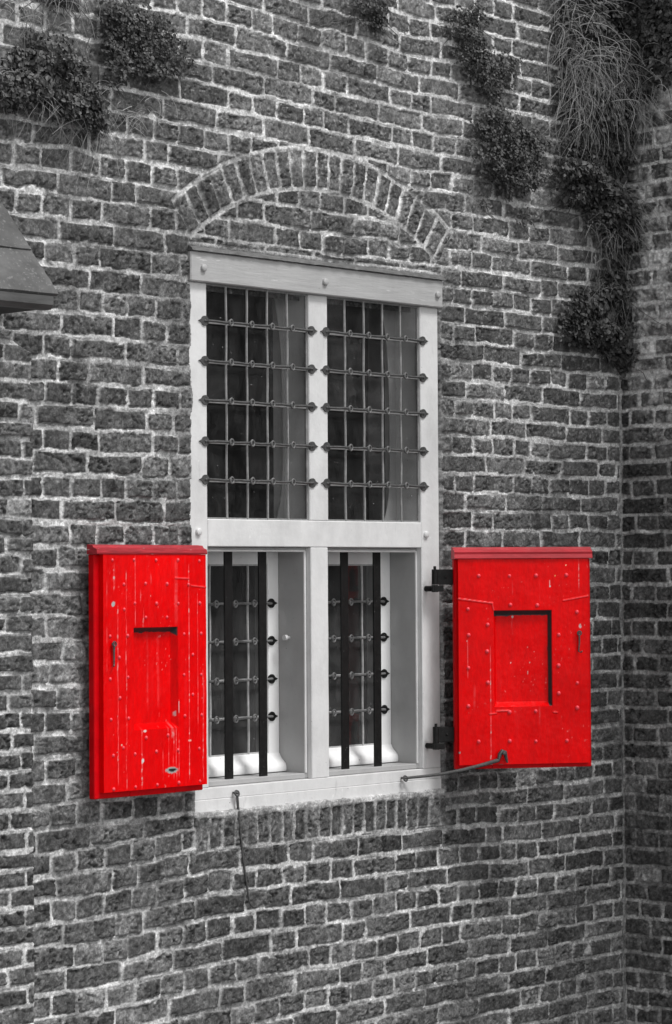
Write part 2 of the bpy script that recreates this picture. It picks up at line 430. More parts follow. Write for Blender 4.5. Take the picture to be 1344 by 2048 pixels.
    if style == 'side': lich = up_ * ss(.02, .16, u + .05 * fb(u, z, .2, seed + 54, 2))
    tb = .096 * np.exp((h3 - .5) * .75 + .38 * fb(u, z, .45, seed + 60, 2) + .40 * fb(u, z, .08, seed + 61, 2) + .55 * fb(u, z, .020, seed + 66, 2) + .62 * fb(u, z, .0065, seed + 62, 2))
    tb = tb * (1 - .6 * ss(.55, .75, vn(u, z * 1.6, .013, seed + 67)) * ss(.4, .7, vn(u, z, .09, seed + 68)))
    spk = ss(.30, .55, fb(u, z, .011, seed + 63, 3)) * (.3 + .7 * vn(u, z, .12, seed + 64))
    tb = tb + spk * (.09 + .20 * lich) + lich * .045 * (1 + .5 * fb(u, z, .03, seed + 65, 3))
    tm = .47 * np.exp(.40 * fb(u, z, .09, seed + 71, 3) + .35 * g2 + .45 * fb(u, z, .0065, seed + 73, 2))
    tm = tm * (1 - .4 * ss(.25, .6, fb(u, z, .18, seed + 74, 2)) * (style != 'side'))
    tm = tm + .17 * lich
    dirt = ss(.05, .5, fb(u, z, .30, seed + 72, 3)) * (1 - lich)
    tm = tm * (1 - .38 * dirt) * (1 - .42 * rep)
    
    if style == 'main': tm = np.where(np.abs(g) < .03, tm * .85, tm)
    if style == 'side': tm = tm * (.88 + .3 * up_); tb = tb + lich * .34 * ss(-.25, .35, fb(u, z, .05, seed + 90, 3))
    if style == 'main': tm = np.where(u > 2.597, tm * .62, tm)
    if style == 'main': tm = np.where((z > 1.416) & (z < 1.45) & (u > 0) & (u < 1.4), tm * 1.5, tm)
    # thin lime smears over brick edges
    sm = ss(-.006, .0, d) * ss(.1, .5, fb(u, z, .05, seed + 81, 2))
    tb = tb * (1 - .22 * sm) + tm * .22 * sm
    pale = (h1 > .982) & (region == 0)
    tb = np.where(pale, tb * 1.6 + .05, tb)
    if style == 'main': tb = np.where(region == 2, tb * 1.1 + .10 * ss(.2, .6, fb(u, z * .35, .02, seed + 83, 2)) * (1 - ss(.2, 1.3, u) * .6), tb)
    if style == 'main':
        for (a, b, ra, rb, v, sc_) in ((2.475, 3.155, .055, .030, .62, .012), (1.287, 1.052, .055, .026, .36, .05), (2.30, .70, .07, .06, .48, .05), (-.12, 1.25, .12, .03, .22, .08)):
            f = ss(1.1, .8, np.hypot((u - a) / ra, (z - b) / rb)) * ss(.10, .25, fb(u, z, sc_, seed + 95 + a, 2) + (.1 if sc_ > .03 else 0)); tb = tb * (1 - f) + v * f
    tone = np.clip(br * tb + mort * tm, .008, .75)
    return h, tone, region
def grid(us, zs, keep, fn):
    uu, zz = np.meshgrid(us, zs, indexing='ij'); u = uu.ravel().astype(np.float64); z = zz.ravel().astype(np.float64)
    nz = len(zs); I = (np.arange(len(us) - 1)[:, None] * nz + np.arange(nz - 1)[None, :]).ravel()
    Fq = np.stack([I, I + nz, I + nz + 1, I + 1], 1)
    return u, z, Fq
def emit(name, V, tone, Fq, m, parent):
    used = np.unique(Fq); mp = np.zeros(len(V), np.int64); mp[used] = np.arange(len(used))
    me = np_mesh(name, V[used], mp[Fq]); set_tone(me, tone[used]); return link(name, me, m, parent)

FACE = -.015
# --- main wall
wall = tag(empty("brick_wall", (0, 0, 0)), "tall weathered brick wall with light lime joints around the window and a relieving arch", "wall")
us = np.arange(-1.70, 2.645, .0042); zs = np.concatenate([np.arange(0, .3, .02), np.arange(.3, 4.96, .0038), np.arange(4.96, 5.6, .02)])
u, z, Fq = grid(us, zs, None, None)
h, tone, reg = relief(u, z, 3.0, 'main')
e1 = .0035 * fb(u, z, .05, 91, 2) + .002 * fb(u, z, .015, 92, 2)
# ragged brick edges of the opening
kf = ((3.57 - z) / .0823); saw = .004 * np.sin(np.floor(kf) * 2.1) - .003
inL = np.minimum(u - (.0 + e1 + saw), (1.402 - e1) - u); inZ = np.minimum(z - (1.436 + e1 * .7), 3.40 - z)
ins1 = np.minimum(inL, inZ)
ins2 = np.minimum(np.minimum(u + .016, 1.410 - u), np.minimum(z - 3.39, 3.530 - z))
ins = np.maximum(ins1, ins2)
y = FACE - h
y = np.where(ins > 0, .05, np.where(ins > -.006, y + (ins + .006) / .006 * .004, y))
cut = ins > .02
V = np.stack([u, y, z], 1)
fc = cut[Fq].all(1); Fk = Fq[~fc]
rq = reg[Fk].max(1)
emit("brickwork", V, tone, Fk[rq == 0], BRICK, wall)
emit("relieving_arch", V, tone, Fk[rq == 1], BRICK, wall)
emit("sill_course", V, tone, Fk[rq == 2], BRICK, wall)
mb = MB(); mb.box(-1.7, -.02, .06, .42, 0, 5.58); mb.box(1.43, 2.66, .06, .42, 0, 5.58); mb.box(-.02, 1.43, .06, .42, 0, 1.41); mb.box(-.02, 1.43, .06, .42, 3.55, 5.58)
mb.build("wall_core", plain("wall_core", g3(.2), .95), wall)
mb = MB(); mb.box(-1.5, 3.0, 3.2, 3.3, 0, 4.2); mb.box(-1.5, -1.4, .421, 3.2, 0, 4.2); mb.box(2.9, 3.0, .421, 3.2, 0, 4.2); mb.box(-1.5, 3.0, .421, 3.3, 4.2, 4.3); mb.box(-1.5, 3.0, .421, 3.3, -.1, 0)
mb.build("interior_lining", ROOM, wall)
# --- side wall (at the right, coming towards the viewer)
side = tag(empty("side_wall", (2.617, 0, 0)), "darker brick wall at the right edge meeting the main wall in a corner, crusted with pale lichen higher up", "wall")
for (a, b, st, sz) in ((0, .8, .0045, .0042), (.8, 3.4, .011, .011)):
    us = np.arange(a - .02 if a == 0 else a - .011, b, st); zs = np.arange(0, 5.58, sz)
    u, z, Fq = grid(us, zs, None, None)
    h, tone, reg = relief(u, z, 5.0, 'side')
    V = np.stack([-h * 1.3, -.0 - u, z], 1)
    me_o = emit("brickwork", V, tone, Fq[:, ::-1] if False else Fq, BRICK, side)
mb = MB(); mb.box(.04, .4, -3.4, .06, 0, 5.57); mb.build("wall_core", bpy.data.materials["wall_core"], side)
# --- pier at the left
us = np.arange(-1.70, -.786, .0042); zs = np.concatenate([np.arange(0, .6, .02), np.arange(.6, 3.30, .0038)])
u, z, Fq = grid(us, zs, None, None)
h, tone, reg = relief(u, z, 3.4, 'pier')
off = .036 * (1 - ss(3.080, 3.098, z + .46 * (u + .8) + .004 * fb(u, z, .05, 7, 2)))
off = off * (1 - ss(-.8, -.789, u + .002 * fb(u, z, .04, 8, 2)))
edge = ss(-.803, -.789, u)
V = np.stack([u, FACE - off - h * (1 - edge) + .012 * edge + .02 * ss(3.095, 3.115, z + .46 * (u + .8)), z], 1)
pier = tag(empty("brick_pier", (0, 0, 0)), "shallow brick pier projecting from the wall along the left edge, under the grey lead roof", "pier")
emit("brickwork", V, tone, Fq, BRICK, pier)

# ------------------------------------------------------------------ ground
def ground_mat():
    m, n, p = mat("paving")
    a = noise(n, 3, 5); b = nd(n, "ShaderNodeTexVoronoi"); b.inputs['Scale'].default_value = 8; b.feature = 'DISTANCE_TO_EDGE'
    tc = nd(n, "ShaderNodeTexCoord"); n.links.new(tc.outputs['Object'], b.inputs['Vector'])
    c = mixc(n, ramp(n, b.outputs[0], .02, .06, 0, 1).outputs[0], .08, ramp(n, a.outputs[0], .3, .7, .18, .3).outputs[0])
    n.links.new(c, p.inputs['Base Color']); p.inputs['Roughness'].default_value = .9
    bump(n, p, ramp(n, b.outputs[0], 0, .08, 0, 1).outputs[0], .02); return m
mb = MB(); mb.add([(-80, -80, 0), (80, -80, 0), (80, 80, 0), (-80, 80, 0)], [(0, 1, 2, 3)])
g = mb.build("ground", ground_mat()); g.location.z = -.004; tag(g, kind='structure')

# ------------------------------------------------------------------ window
win = tag(empty("cross_window", (.7, 0, 1.43)), "tall pale painted cross window with leaded panes, iron rods above and black bars below", "window")
def wb(mb, name, m, smooth=False, parent=None):
    mb.v = [(x - .7, y, z - 1.43) for x, y, z in mb.v] if parent is None else mb.v
    return mb.build(name, m, parent or win, smooth)
def jit_box(x0, x1, y0, y1, z0, z1, b=.003, name="post", m=WHITE):
    mb = MB(); mb.box(x0, x1, y0, y1, z0, z1, b); return wb(mb, name, m)
jit_box(-.03, .087, .0, .20, 1.521, 3.400, name="post")
jit_box(1.289, 1.398, .0, .20, 1.521, 3.400, name="post")
jit_box(.636, .741, .0, .20, 2.5205, 3.400, name="mullion")
jit_box(.640, .737, .0, .20, 1.521, 2.4165, name="mullion")
tr = jit_box(.0875, 1.2885, -.0005, .20, 2.417, 2.520, name="transom")
hb = jit_box(-.014, 1.407, -.022, .12, 3.4005, 3.512, .004, "head_beam", BEAM)
def peg(x, z, y, parent, m):
    mb = MB(); mb.tube([(x - .7, y + .01, z - 1.43), (x - .7, y - .008, z - 1.43)], .0135, 14)
    mb.dome((x - .7, y - .008, z - 1.43), (0, -1, 0), .0135, .004); return mb.build("peg", m, parent, True)
for x in (.049, .704, 1.371): peg(x, 3.452, -.022, hb, BEAM)
for x in (.037, 1.314): peg(x, 2.472, -.0, tr, WHITE)
# sill: lower board slightly proud under a bevelled upper board
mb = MB(); mb.box(-.03, 1.398, -.003, .20, 1.430, 1.4775, .002); wb(mb, "sill", WHITE)
mb = MB(); mb.box(-.03, 1.398, 0.0, .20, 1.478, 1.5205, .002); wb(mb, "sill_board", WHITE)
# lead flashing over the head
rs = np.random.RandomState(4); mb = MB(); x = -.016
nseg = 60; xs = np.linspace(-.016, 1.409, nseg); vs = []; fs = []
for i, xx in enumerate(xs):
    a = .0022 * math.sin(i * 1.9) + .0012 * rs.randn(); zl = 3.5125 + .0006 * rs.randn(); zt = 3.532 + .0012 * rs.randn()
    vs += [(xx, -.0235 + a * .3, zl), (xx, -.034 + a * .6, zl + .001), (xx, -.030 + a, (zl + zt) / 2), (xx, -.016, zt), (xx, .03, zt + .004), (xx, .03, zl)]
for i in range(nseg - 1):
    for j in range(6): fs.append((i * 6 + j, i * 6 + (j + 1) % 6, (i + 1) * 6 + (j + 1) % 6, (i + 1) * 6 + j))
fs += [tuple(range(6))[::-1], tuple(range((nseg - 1) * 6, nseg * 6))]
mb.add(vs, fs); wb(mb, "lead_flashing", FLASH)

def spear(cx, cz, s, r, pt):
    """round plate drawn out to a point on one side"""
    out = []
    for i in range(17):
        th = R(50) + R(260) * i / 16
        out.append((cx + s * (-r * math.cos(th)) * -1, cz + r * math.sin(th)))
    out.append((cx + s * (r * .95 + 0), cz - r * .35)); out.append((cx + s * (r + pt), cz)); out.append((cx + s * r * .95, cz + r * .35))
    return out
def rod(name, xa, xb, z, y, rings, plates, rr, ring_r, col, parent_loc, sag=0.0):
    """horizontal iron rod with loops; origin at its left end"""
    o = None
    npt = 14; pts = []
    for i in range(npt + 1):
        t = i / npt; pts.append((xa + (xb - xa) * t, y + .0012 * math.sin(i * 2.3 + z * 9), z + .0012 * math.sin(i * 1.7 + z * 31)))
    if plates[0]: pts = [(xa - .006, plates[2], z)] + pts
    if plates[1]: pts = pts + [(xb + .006, plates[2], z)]
    mb = MB(); mb.tube(pts, rr, 7); o = wb(mb, name, col, True)
    for s, q, on in ((-1, xa, plates[0]), (1, xb, plates[1])):
        if not on: continue
        mb = MB(); out = spear(q + s * .012, z, s, .0185, .014)
        out = [(x - .7, zz - 1.43) for x, zz in out]
        mb.plate(out, plates[2] - .005, plates[2] + .002); mb.dome((q + s * .012 - .7, plates[2] - .005, z - 1.43), (0, -1, 0), .006, .005, 8, 3)
        pl = mb.build("end_plate", IRON if z > 2.5 else BLACK, o)
    for q in rings:
        mb = MB(); mb.torus((q - .7, y - .006, z - 1.43), (1, .25, 0), (0, 0, 1), ring_r, rr * .72, 14, 7)
        mb.torus((q - .7 - .005, y - .001, z - 1.43), (1, .25, 0), (0, 0, 1), ring_r * .55, rr * .62, 10, 6)
        mb.build("ring", IRONG, o, True)
    return o
def glazing(name, x0, x1, z0, z1, nc, zr, y):
    mb = MB(); gl = None
    cs = [x0 + (x1 - x0) * i / nc for i in range(nc + 1)]; rw = [z0] + zr + [z1]
    root = None
    # panes, each set at its own slight angle
    rs = np.random.RandomState(int(x0 * 100) + int(z0 * 10))
    for i in range(nc):
        for j in range(len(rw) - 1):
            a = (rs.rand() - .5) * .0008; b = (rs.rand() - .5) * .0008
            v = [(cs[i], y + a + b, rw[j]), (cs[i + 1], y - a + b, rw[j]), (cs[i + 1], y - a - b, rw[j + 1]), (cs[i], y + a - b, rw[j + 1])]
            mb.add(v, [(0, 1, 2, 3)])
    g_ = wb(mb, name, GLASS if z1 > 3 else GLASSD)
    mb = MB()
    for i, c in enumerate(cs[1:-1]):
        pts = [(c + .0015 * math.sin(k * 1.3 + c * 40), y - .003, z0 + (z1 - z0) * k / 12) for k in range(13)]; mb.tube(pts, .0052, 6)
    for c in rw[1:-1]: mb.box(x0, x1, y - .0045, y + .003, c - .0045, c + .0045, .0015)
    mb.box(x0, x0 + .006, y - .004, y + .006, z0, z1); mb.box(x1 - .006, x1, y - .004, y + .006, z0, z1)
    mb.box(x0 + .0061, x1 - .0061, y - .0035, y + .006, z0, z0 + .006); mb.box(x0 + .0061, x1 - .0061, y - .0035, y + .006, z1 - .006, z1)
    mb.v = [(a - .7, b, c - 1.43) for a, b, c in mb.v]; mb.build("lead_came", LEADC if z1 > 3 else LEADL, g_)
    return g_
ZU = [3.259, 3.110, 2.962, 2.810, 2.666]
glazing("leaded_light", .0875, .6355, 2.5205, 3.400, 5, sorted(q - .004 for q in ZU), .014)
glazing("leaded_light", .7415, 1.2885, 2.5205, 3.400, 5, sorted(q - .004 for q in ZU), .014)
for (x0, x1, dz) in ((.086, .636, 0), (.742, 1.289, .001)):
    w5 = (x1 - x0) / 5
    for q in ZU:
        rod("iron_rod", x0, x1, q + dz + random.uniform(-.0015, .0015), -.010, [x0 + w5 * k + .003 for k in (1, 2, 3, 4)], (True, True, .0), .0052, .0115, IRON, None)
# ---- lower half: rebates, reveals, sashes, bars
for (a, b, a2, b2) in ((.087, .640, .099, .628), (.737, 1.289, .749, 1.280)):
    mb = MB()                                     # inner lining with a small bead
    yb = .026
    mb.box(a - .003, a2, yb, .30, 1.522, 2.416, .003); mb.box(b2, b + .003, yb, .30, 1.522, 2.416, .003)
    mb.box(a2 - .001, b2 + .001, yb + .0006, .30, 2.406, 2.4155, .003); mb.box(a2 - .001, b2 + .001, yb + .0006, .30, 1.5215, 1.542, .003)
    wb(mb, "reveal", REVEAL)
    # narrow bright bead on the edge of the lining
    mb = MB(); mb.box(b2 - .001, b2 + .0085, yb - .003, yb + .006, 1.543, 2.405, .002); mb.box(a2 - .0085, a2 + .001, yb - .003, yb + .006, 1.543, 2.405, .002)
    mb.box(a2 + .0011, b2 - .0011, yb - .003, yb + .006, 2.3985, 2.407, .002); wb(mb, "bead", WHITE)
    ys = .165
    mb = MB(); gx0, gx1, gz0, gz1 = a2 + .060, b2 - .060, 1.617, 2.352
    mb.box(a2, gx0, ys, ys + .04, 1.55, 2.404, .002); mb.box(gx1, b2 - .0005, ys, ys + .04, 1.55, 2.404, .002)
    mb.box(gx0, gx1, ys + .0006, ys + .04, gz1, 2.404, .002); mb.box(gx0, gx1, ys + .0006, ys + .04, 1.55, gz0, .002)
    sash = wb(mb, "sash", SASHW)
    mb = MB(); prof = [(ys + .002, 1.546), (ys - .036, 1.546), (ys - .038, 1.551), (ys - .038, 1.566), (ys - .034, 1.576), (ys - .024, 1.586), (ys - .012, 1.596), (ys - .005, 1.606), (ys - .002, 1.614), (ys + .002, 1.614)]
    mb.prism_x(prof, a2 + .001, b2 - .001); mb.v = [(p_ - .7, q_, r_ - 1.43) for p_, q_, r_ in mb.v]; mb.build("weather_board", SASHW, sash, True)
    zr = [1.759, 1.905, 2.054, 2.200]
    g_ = glazing("leaded_light", gx0, gx1, gz0, gz1, 4, [q - .0 for q in zr], ys + .012)
    w4 = (gx1 - gx0) / 4
    for q in zr:
        rod("iron_rod", gx0 - .01, gx1 + .004, q, ys - .016, [gx0 + w4 * k + .006 for k in (1, 2, 3)], (True, True, ys), .0052, .0125, IRONG, None)
    for bx in ((.240, .4225) if a < .5 else (.8815, 1.072)):
        mb = MB(); mb.box(bx - .0205, bx + .0205, .046, .056, 1.540, 2.408, .002)
        mb.dome((bx - .004, .046, 1.575), (0, -1, 0), .006, .003, 8, 3); wb(mb, "window_bar", BLACK)
# peg knob on the left reveal
mb = MB(); mb.tube([(.629, .108, 2.066), (.612, .108, 2.066)], .006, 10); mb.tube([(.612, .108, 2.066), (.598, .108, 2.066)], .011, 12)
wb(mb, "knob", WHITE, True)

# curtains hanging inside behind the upper lights
def curtain(x0, x1, y0, label):
    vs = []; fs = []; nz, nx = 24, 26
    for j in range(nz + 1):
        t = j / nz; zc = 2.47 + .97 * t
        bow = .065 * math.exp(-((t) / .10) ** 1.3) * -1 + -.05 * math.exp(-((1 - t) / .18) ** 1.4)
        for i in range(nx + 1):
            s = i / nx; xx = x0 + bow * (1 - s) + (x1 - x0) * s
            vs.append((xx - x0, .005 * math.sin(s * 9 + .4 * math.sin(t * 3)) + .01 * s, zc - 2.47))
    n2 = len(vs); vs += [(a, b + .003, c) for a, b, c in vs]
    for j in range(nz):
        for i in range(nx):
            k = j * (nx + 1) + i; fs.append((k, k + 1, k + nx + 2, k + nx + 1)); fs.append((k + n2, k + nx + 1 + n2, k + nx + 2 + n2, k + 1 + n2))
    mb = MB(); mb.add(vs, fs); o = mb.build("curtain", CURT, None, True); o.location = (x0, y0, 2.47)
    return tag(o, label, "curtain", "curtains behind the upper panes")
curtain(.622, .80, .13, "pale grey curtain hanging behind the right-hand panes of the upper left light")
curtain(1.245, 1.45, .13, "pale grey curtain hanging behind the right-hand panes of the upper right light")

# ------------------------------------------------------------------ shutters
def dots(U_, Z_, pts, r):
    m = np.zeros(len(U_))
    for (a, b) in pts: m = np.maximum(m, ss(r, r * .5, np.hypot(U_ - a, Z_ - b)))
    return m
def panel(name, W0, W1, Z0, Z1, rec, yf, ydeep, thick, seed, streaks, marks, side_mode, parent, base, seams=()):
    """front board as a fine sheet with a sunk panel; x in [W0,W1], front face at y=yf, sunk face at y=ydeep"""
    st = .0028
    def axis(a, b, r0, r1):
        L = list(np.linspace(a, r0, max(2, int((r0 - a) / st)))) + list(np.linspace(r0, r1, max(2, int((r1 - r0) / st)))) + list(np.linspace(r1, b, max(2, int((b - r1) / st))))
        ins_ = [r0 + 1e-5 < q < r1 - 1e-5 for q in L]
        L = [L[0]] + L + [L[-1]]; ins_ = [False] + ins_ + [False]
        return np.array(L), np.array(ins_)
    xa, xi = axis(W0, W1, rec[0], rec[1]); za, zi = axis(Z0, Z1, rec[2], rec[3])
    uu, zz = np.meshgrid(xa, za, indexing='ij'); I2, J2 = np.meshgrid(xi, zi, indexing='ij')
    skirt = np.zeros_like(uu, bool); skirt[0, :] = skirt[-1, :] = True; skirt[:, 0] = skirt[:, -1] = True
    u = uu.ravel(); z = zz.ravel(); insd = (I2 & J2).ravel(); sk = skirt.ravel()
    sink = np.clip(np.minimum(np.minimum(u - rec[0], rec[1] - u) / .014, np.minimum(z - rec[2], rec[3] - z) / .018), 0, 1)
    yy = yf + (ydeep - yf) * sink + .0012 * fb(u, z, .12, seed, 2) + .0004 * fb(u, z, .02, seed + 1, 2)
    for (p, q) in seams:
        p = np.array(p); q = np.array(q); dd = q - p; L = np.hypot(*dd); tt = np.clip(((u - p[0]) * dd[0] + (z - p[1]) * dd[1]) / L ** 2, 0, 1)
        ds = np.hypot(u - p[0] - tt * dd[0], z - p[1] - tt * dd[1]); yy = yy - np.where(insd, 0, .0022 * ss(.006, .001, ds))
    yy = np.where(sk, yf + thick, yy)
    # paint
    c = np.zeros((len(u), 3)); b = base * (1 + .16 * fb(u, z, .25, seed + 2, 3)) * (1 + .10 * fb(u * 2, z * .4, .09, seed + 6, 3))
    c[:, 0] = b; c[:, 1] = .0; c[:, 2] = .001
    fade = np.clip(.5 * ss(.1, .6, fb(u * 3, z * .25, .06, seed + 3, 3)), 0, 1) * (streaks is not None)
    def blend(f, col):
        f = np.clip(f, 0, 1)[:, None]; return c * (1 - f) + np.array(col) * f
    pk = .10 * fade * ss(-.2, .5, fb(u, z, .2, seed + 4, 2)); c = blend(pk, (.75, .10, .12))
    for (x, z1, z0_, wd, s, white) in streaks:
        xx = x + .0022 * fb(np.zeros_like(z) + x, z, .06, seed + x * 50, 2)
        f = ss(wd, wd * .3, np.abs(u - xx)) * ss(z0_ - .01, z0_ + .02, z) * ss(z1 + .01, z1 - .02, z)
        brk = ss(-.25, .35, fb(u * .3, z, .018, seed + 11 + x * 9, 3))
        c = blend(f * s * (.35 + .65 * brk), (.85, .16, .17))
        if white: c = blend(f * ss(.12, .45, fb(u, z, .014, seed + 13 + x * 7, 3)) * white, (.62, .52, .50))
    spk = (.38 if len(streaks) > 12 else .3) * ss(.66, .76, fb(u, z * .5, .006, seed + 15, 2)) * ss(.1, .5, fb(u, z, .10, seed + 16, 2)); c = blend(spk, (.8, .35, .33))
    chip = ss(.78, .82, fb(u, z * .6, .009, seed + 17, 2)) * ss(.15, .5, fb(u, z, .16, seed + 18, 2)); c = blend(chip, (.45, .42, .40))
    for (a, b_, ra, rb, col) in marks:
        f = ss(1.15, .8, np.hypot((u - a) / ra, (z - b_) / rb) + .25 * fb(u, z, .006, seed + 19, 2)); c = blend(f, col)
    for (p, q) in seams:
        p = np.array(p); q = np.array(q); dd = q - p; L = np.hypot(*dd); tt = np.clip(((u - p[0]) * dd[0] + (z - p[1]) * dd[1]) / L ** 2, 0, 1)
        ds = np.hypot(u - p[0] - tt * dd[0], z - p[1] - tt * dd[1]); c = np.where(insd[:, None], c, blend(.55 * ss(.003, .0008, ds), (.85, .12, .13)))
    # recess shade painted into the colour, mixed with bare dark primer, top and right
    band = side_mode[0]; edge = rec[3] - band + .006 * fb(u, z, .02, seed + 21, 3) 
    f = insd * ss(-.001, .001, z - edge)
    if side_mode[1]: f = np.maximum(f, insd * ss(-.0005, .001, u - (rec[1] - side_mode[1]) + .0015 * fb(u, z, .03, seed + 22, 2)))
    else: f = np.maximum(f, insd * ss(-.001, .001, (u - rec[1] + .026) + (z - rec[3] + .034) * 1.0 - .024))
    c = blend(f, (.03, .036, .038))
    # board seams (thin)
    nz = len(za); I = (np.arange(len(xa) - 1)[:, None] * nz + np.arange(nz - 1)[None, :]).ravel()
    Fq = np.stack([I, I + nz, I + nz + 1, I + 1], 1)
    me = np_mesh(name, np.stack([u, yy, z], 1), Fq, False); set_col(me, c)
    return link(name, me, RED, parent)
def stud(x, y, z, parent, r=.0085, m=REDSTUD):
    mb = MB(); mb.dome((0, 0, 0), (0, -1, 0), r, .0065, 12, 4); o = mb.build("stud", m, parent, True); o.location = (x, y, z); return o
STUD0 = []
def studs(L, y, parent, r):
    for (x, z) in L:
        if not STUD0: o = stud(x, y, z, parent, r); STUD0.append(o)
        else:
            o = STUD0[0].copy(); COL.objects.link(o); o.parent = parent; o.location = (x, y, z)
        k = random.uniform(.85, 1.1) * r / .0085; o.scale = (k, k, k)
def ring_box(mb, x0, x1, z0, z1, rec, y0, y1, b):
    mb.box(x0, rec[0], y0, y1, z0, z1, b); mb.box(rec[1], x1, y0, y1, z0, z1, b)
    mb.box(rec[0], rec[1], y0, y1, z0, rec[2], 0); mb.box(rec[0], rec[1], y0, y1, rec[3], z1, 0)

# left shutter, folded back almost flat against the wall; origin at its hinge edge
LX, LZ = -.020, 1.524
ls = tag(empty("window_shutter", (LX, -.05, LZ)), "streaked red shutter left of the window, swung back against the wall, with chipped paint", "shutter", "red shutters of the window")
recL = (-.357, -.141, 1.760 - LZ, 2.125 - LZ)
mb = MB(); ring_box(mb, -.527, .0, 0, .862, (recL[0] - .002, recL[1] + .002, recL[2] - .002, recL[3] + .002), -.030, 0, .003)
mb.box(recL[0] - .0015, recL[1] + .0015, -.0105, -.001, recL[2] - .0015, recL[3] + .0015); mb.build("back_board", REDSIDE, ls)
cx = lambda x: -.477 + (x - 245) * .000642 - LX
cz = lambda v: 2.366 - (v - 150) * .000465 - LZ
ST = [(cx(258), cz(190), cz(370), .005, .5, 1.0), (cx(283), cz(500), cz(1860), .0022, .7, .7), (cx(345), cz(230), cz(1890), .0016, .7, .35), (cx(413), cz(120), cz(650), .0020, .8, .1),
      (cx(475), cz(520), cz(660), .002, .8, .9), (cx(458), cz(1430), cz(1900), .0035, .6, 1.0), (cx(725), cz(140), cz(650), .011, .33, 0), (cx(822), cz(190), cz(1860), .0020, .85, .8),
      (cx(890), cz(400), cz(1500), .0018, .6, .3), (cx(930), cz(1020), cz(1880), .0022, .7, .5), (cx(690), cz(1410), cz(1520), .008, .5, .6), (cx(700), cz(1440), cz(1850), .0016, .7, .5),
      (cx(720), cz(1440), cz(1860), .0018, .7, .6), (cx(660), cz(1440), cz(1760), .0016, .6, .2), (cx(740), cz(1500), cz(1830), .0016, .6, .3), (cx(618), cz(1620), cz(1850), .0016, .5, .1),
      (cx(532), cz(250), cz(330), .0022, .7, .3), (cx(455), cz(380), cz(470), .0020, .7, .3), (cx(205), cz(300), cz(1000), .0014, .4, .1), (cx(540), cz(700), cz(1300), .006, .18, 0), (cx(620), cz(720), cz(1300), .008, .14, 0)]
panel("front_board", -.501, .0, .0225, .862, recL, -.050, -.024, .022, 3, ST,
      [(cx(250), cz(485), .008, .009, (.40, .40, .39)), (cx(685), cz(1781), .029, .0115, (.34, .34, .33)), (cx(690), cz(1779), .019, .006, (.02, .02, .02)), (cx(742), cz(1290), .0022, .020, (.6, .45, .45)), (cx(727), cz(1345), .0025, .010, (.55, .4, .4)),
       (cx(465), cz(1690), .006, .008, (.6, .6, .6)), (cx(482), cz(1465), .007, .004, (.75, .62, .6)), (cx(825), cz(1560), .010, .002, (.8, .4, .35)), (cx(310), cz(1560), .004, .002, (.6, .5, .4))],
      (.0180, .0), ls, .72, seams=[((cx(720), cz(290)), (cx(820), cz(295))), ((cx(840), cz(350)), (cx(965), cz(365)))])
mb = MB(); mb.prism_x([(-.0005, .8625), (-.053, .8625), (-.055, .868), (-.053, .880), (-.036, .886), (-.030, .8945), (-.004, .897), (-.0005, .896)], -.533, .003)
cap = mb.build("cap", REDCAP, ls, False)
mb = MB(); 
LST = [(-0.477, 2.366), (-0.374, 2.367), (-0.267, 2.366), (-0.16, 2.366), (-0.053, 2.363), (-0.423, 2.28), (-0.319, 2.282), (-0.214, 2.28), (-0.108, 2.277), (-0.371, 2.212), (-0.266, 2.21), (-0.159, 2.209), (-0.052, 2.209), (-0.422, 2.191), (-0.318, 2.161), (-0.215, 2.16), (-0.489, 2.097), (-0.406, 2.097), (-0.131, 2.098), (-0.046, 2.098), (-0.446, 2.021), (-0.088, 2.022), (-0.489, 1.946), (-0.405, 1.95), (-0.132, 1.95), (-0.046, 1.948), (-0.444, 1.878), (-0.089, 1.877), (-0.486, 1.803), (-0.403, 1.804), (-0.129, 1.801), (-0.045, 1.801), (-0.319, 1.731), (-0.213, 1.735), (-0.428, 1.701), (-0.476, 1.676), (-0.373, 1.676), (-0.27, 1.679), (-0.163, 1.679), (-0.058, 1.679), (-0.475, 1.557), (-0.371, 1.559), (-0.266, 1.56), (-0.16, 1.561), (-0.055, 1.56)]
studs([(x - LX, zz - LZ) for x, zz in LST], -.0495, ls, .0075)
# small catch: eye and hook hanging from it
def catch(x, z, y, ln, parent, flip=1):
    mb = MB(); mb.tube([(x, y + .004, z), (x, y - .012, z)], .0035, 8); mb.torus((x, y - .012, z), (1, 0, 0), (0, 0, 1), .008, .003, 12, 6)
    mb.tube([(x, y - .010, z - .006), (x + .001, y - .008, z - ln * .5), (x + .002 * flip, y - .007, z - ln), (x - .006 * flip, y - .014, z - ln - .003), (x - .009 * flip, y - .020, z - ln + .002)], [.004, .0036, .003, .003, .0025], 8)
    return mb.build("catch_hook", IRON, parent, True)
catch(-.479 - LX, 2.069 - LZ, -.050, .075, ls)
# wall-side hinge pins just showing beyond the hinge edge
for zz in (1.665, 2.29):
    mb = MB(); mb.tube([(.004, -.018, zz - LZ - .045), (.004, -.018, zz - LZ + .04)], .010, 10); mb.box(-.06, .003, -.001, .008, zz - LZ - .022, zz - LZ + .022, .002)
    mb.box(-.004, .05, .001, .046, zz - LZ - .040, zz - LZ - .022, .002); mb.build("hinge", BLACK, ls, True)

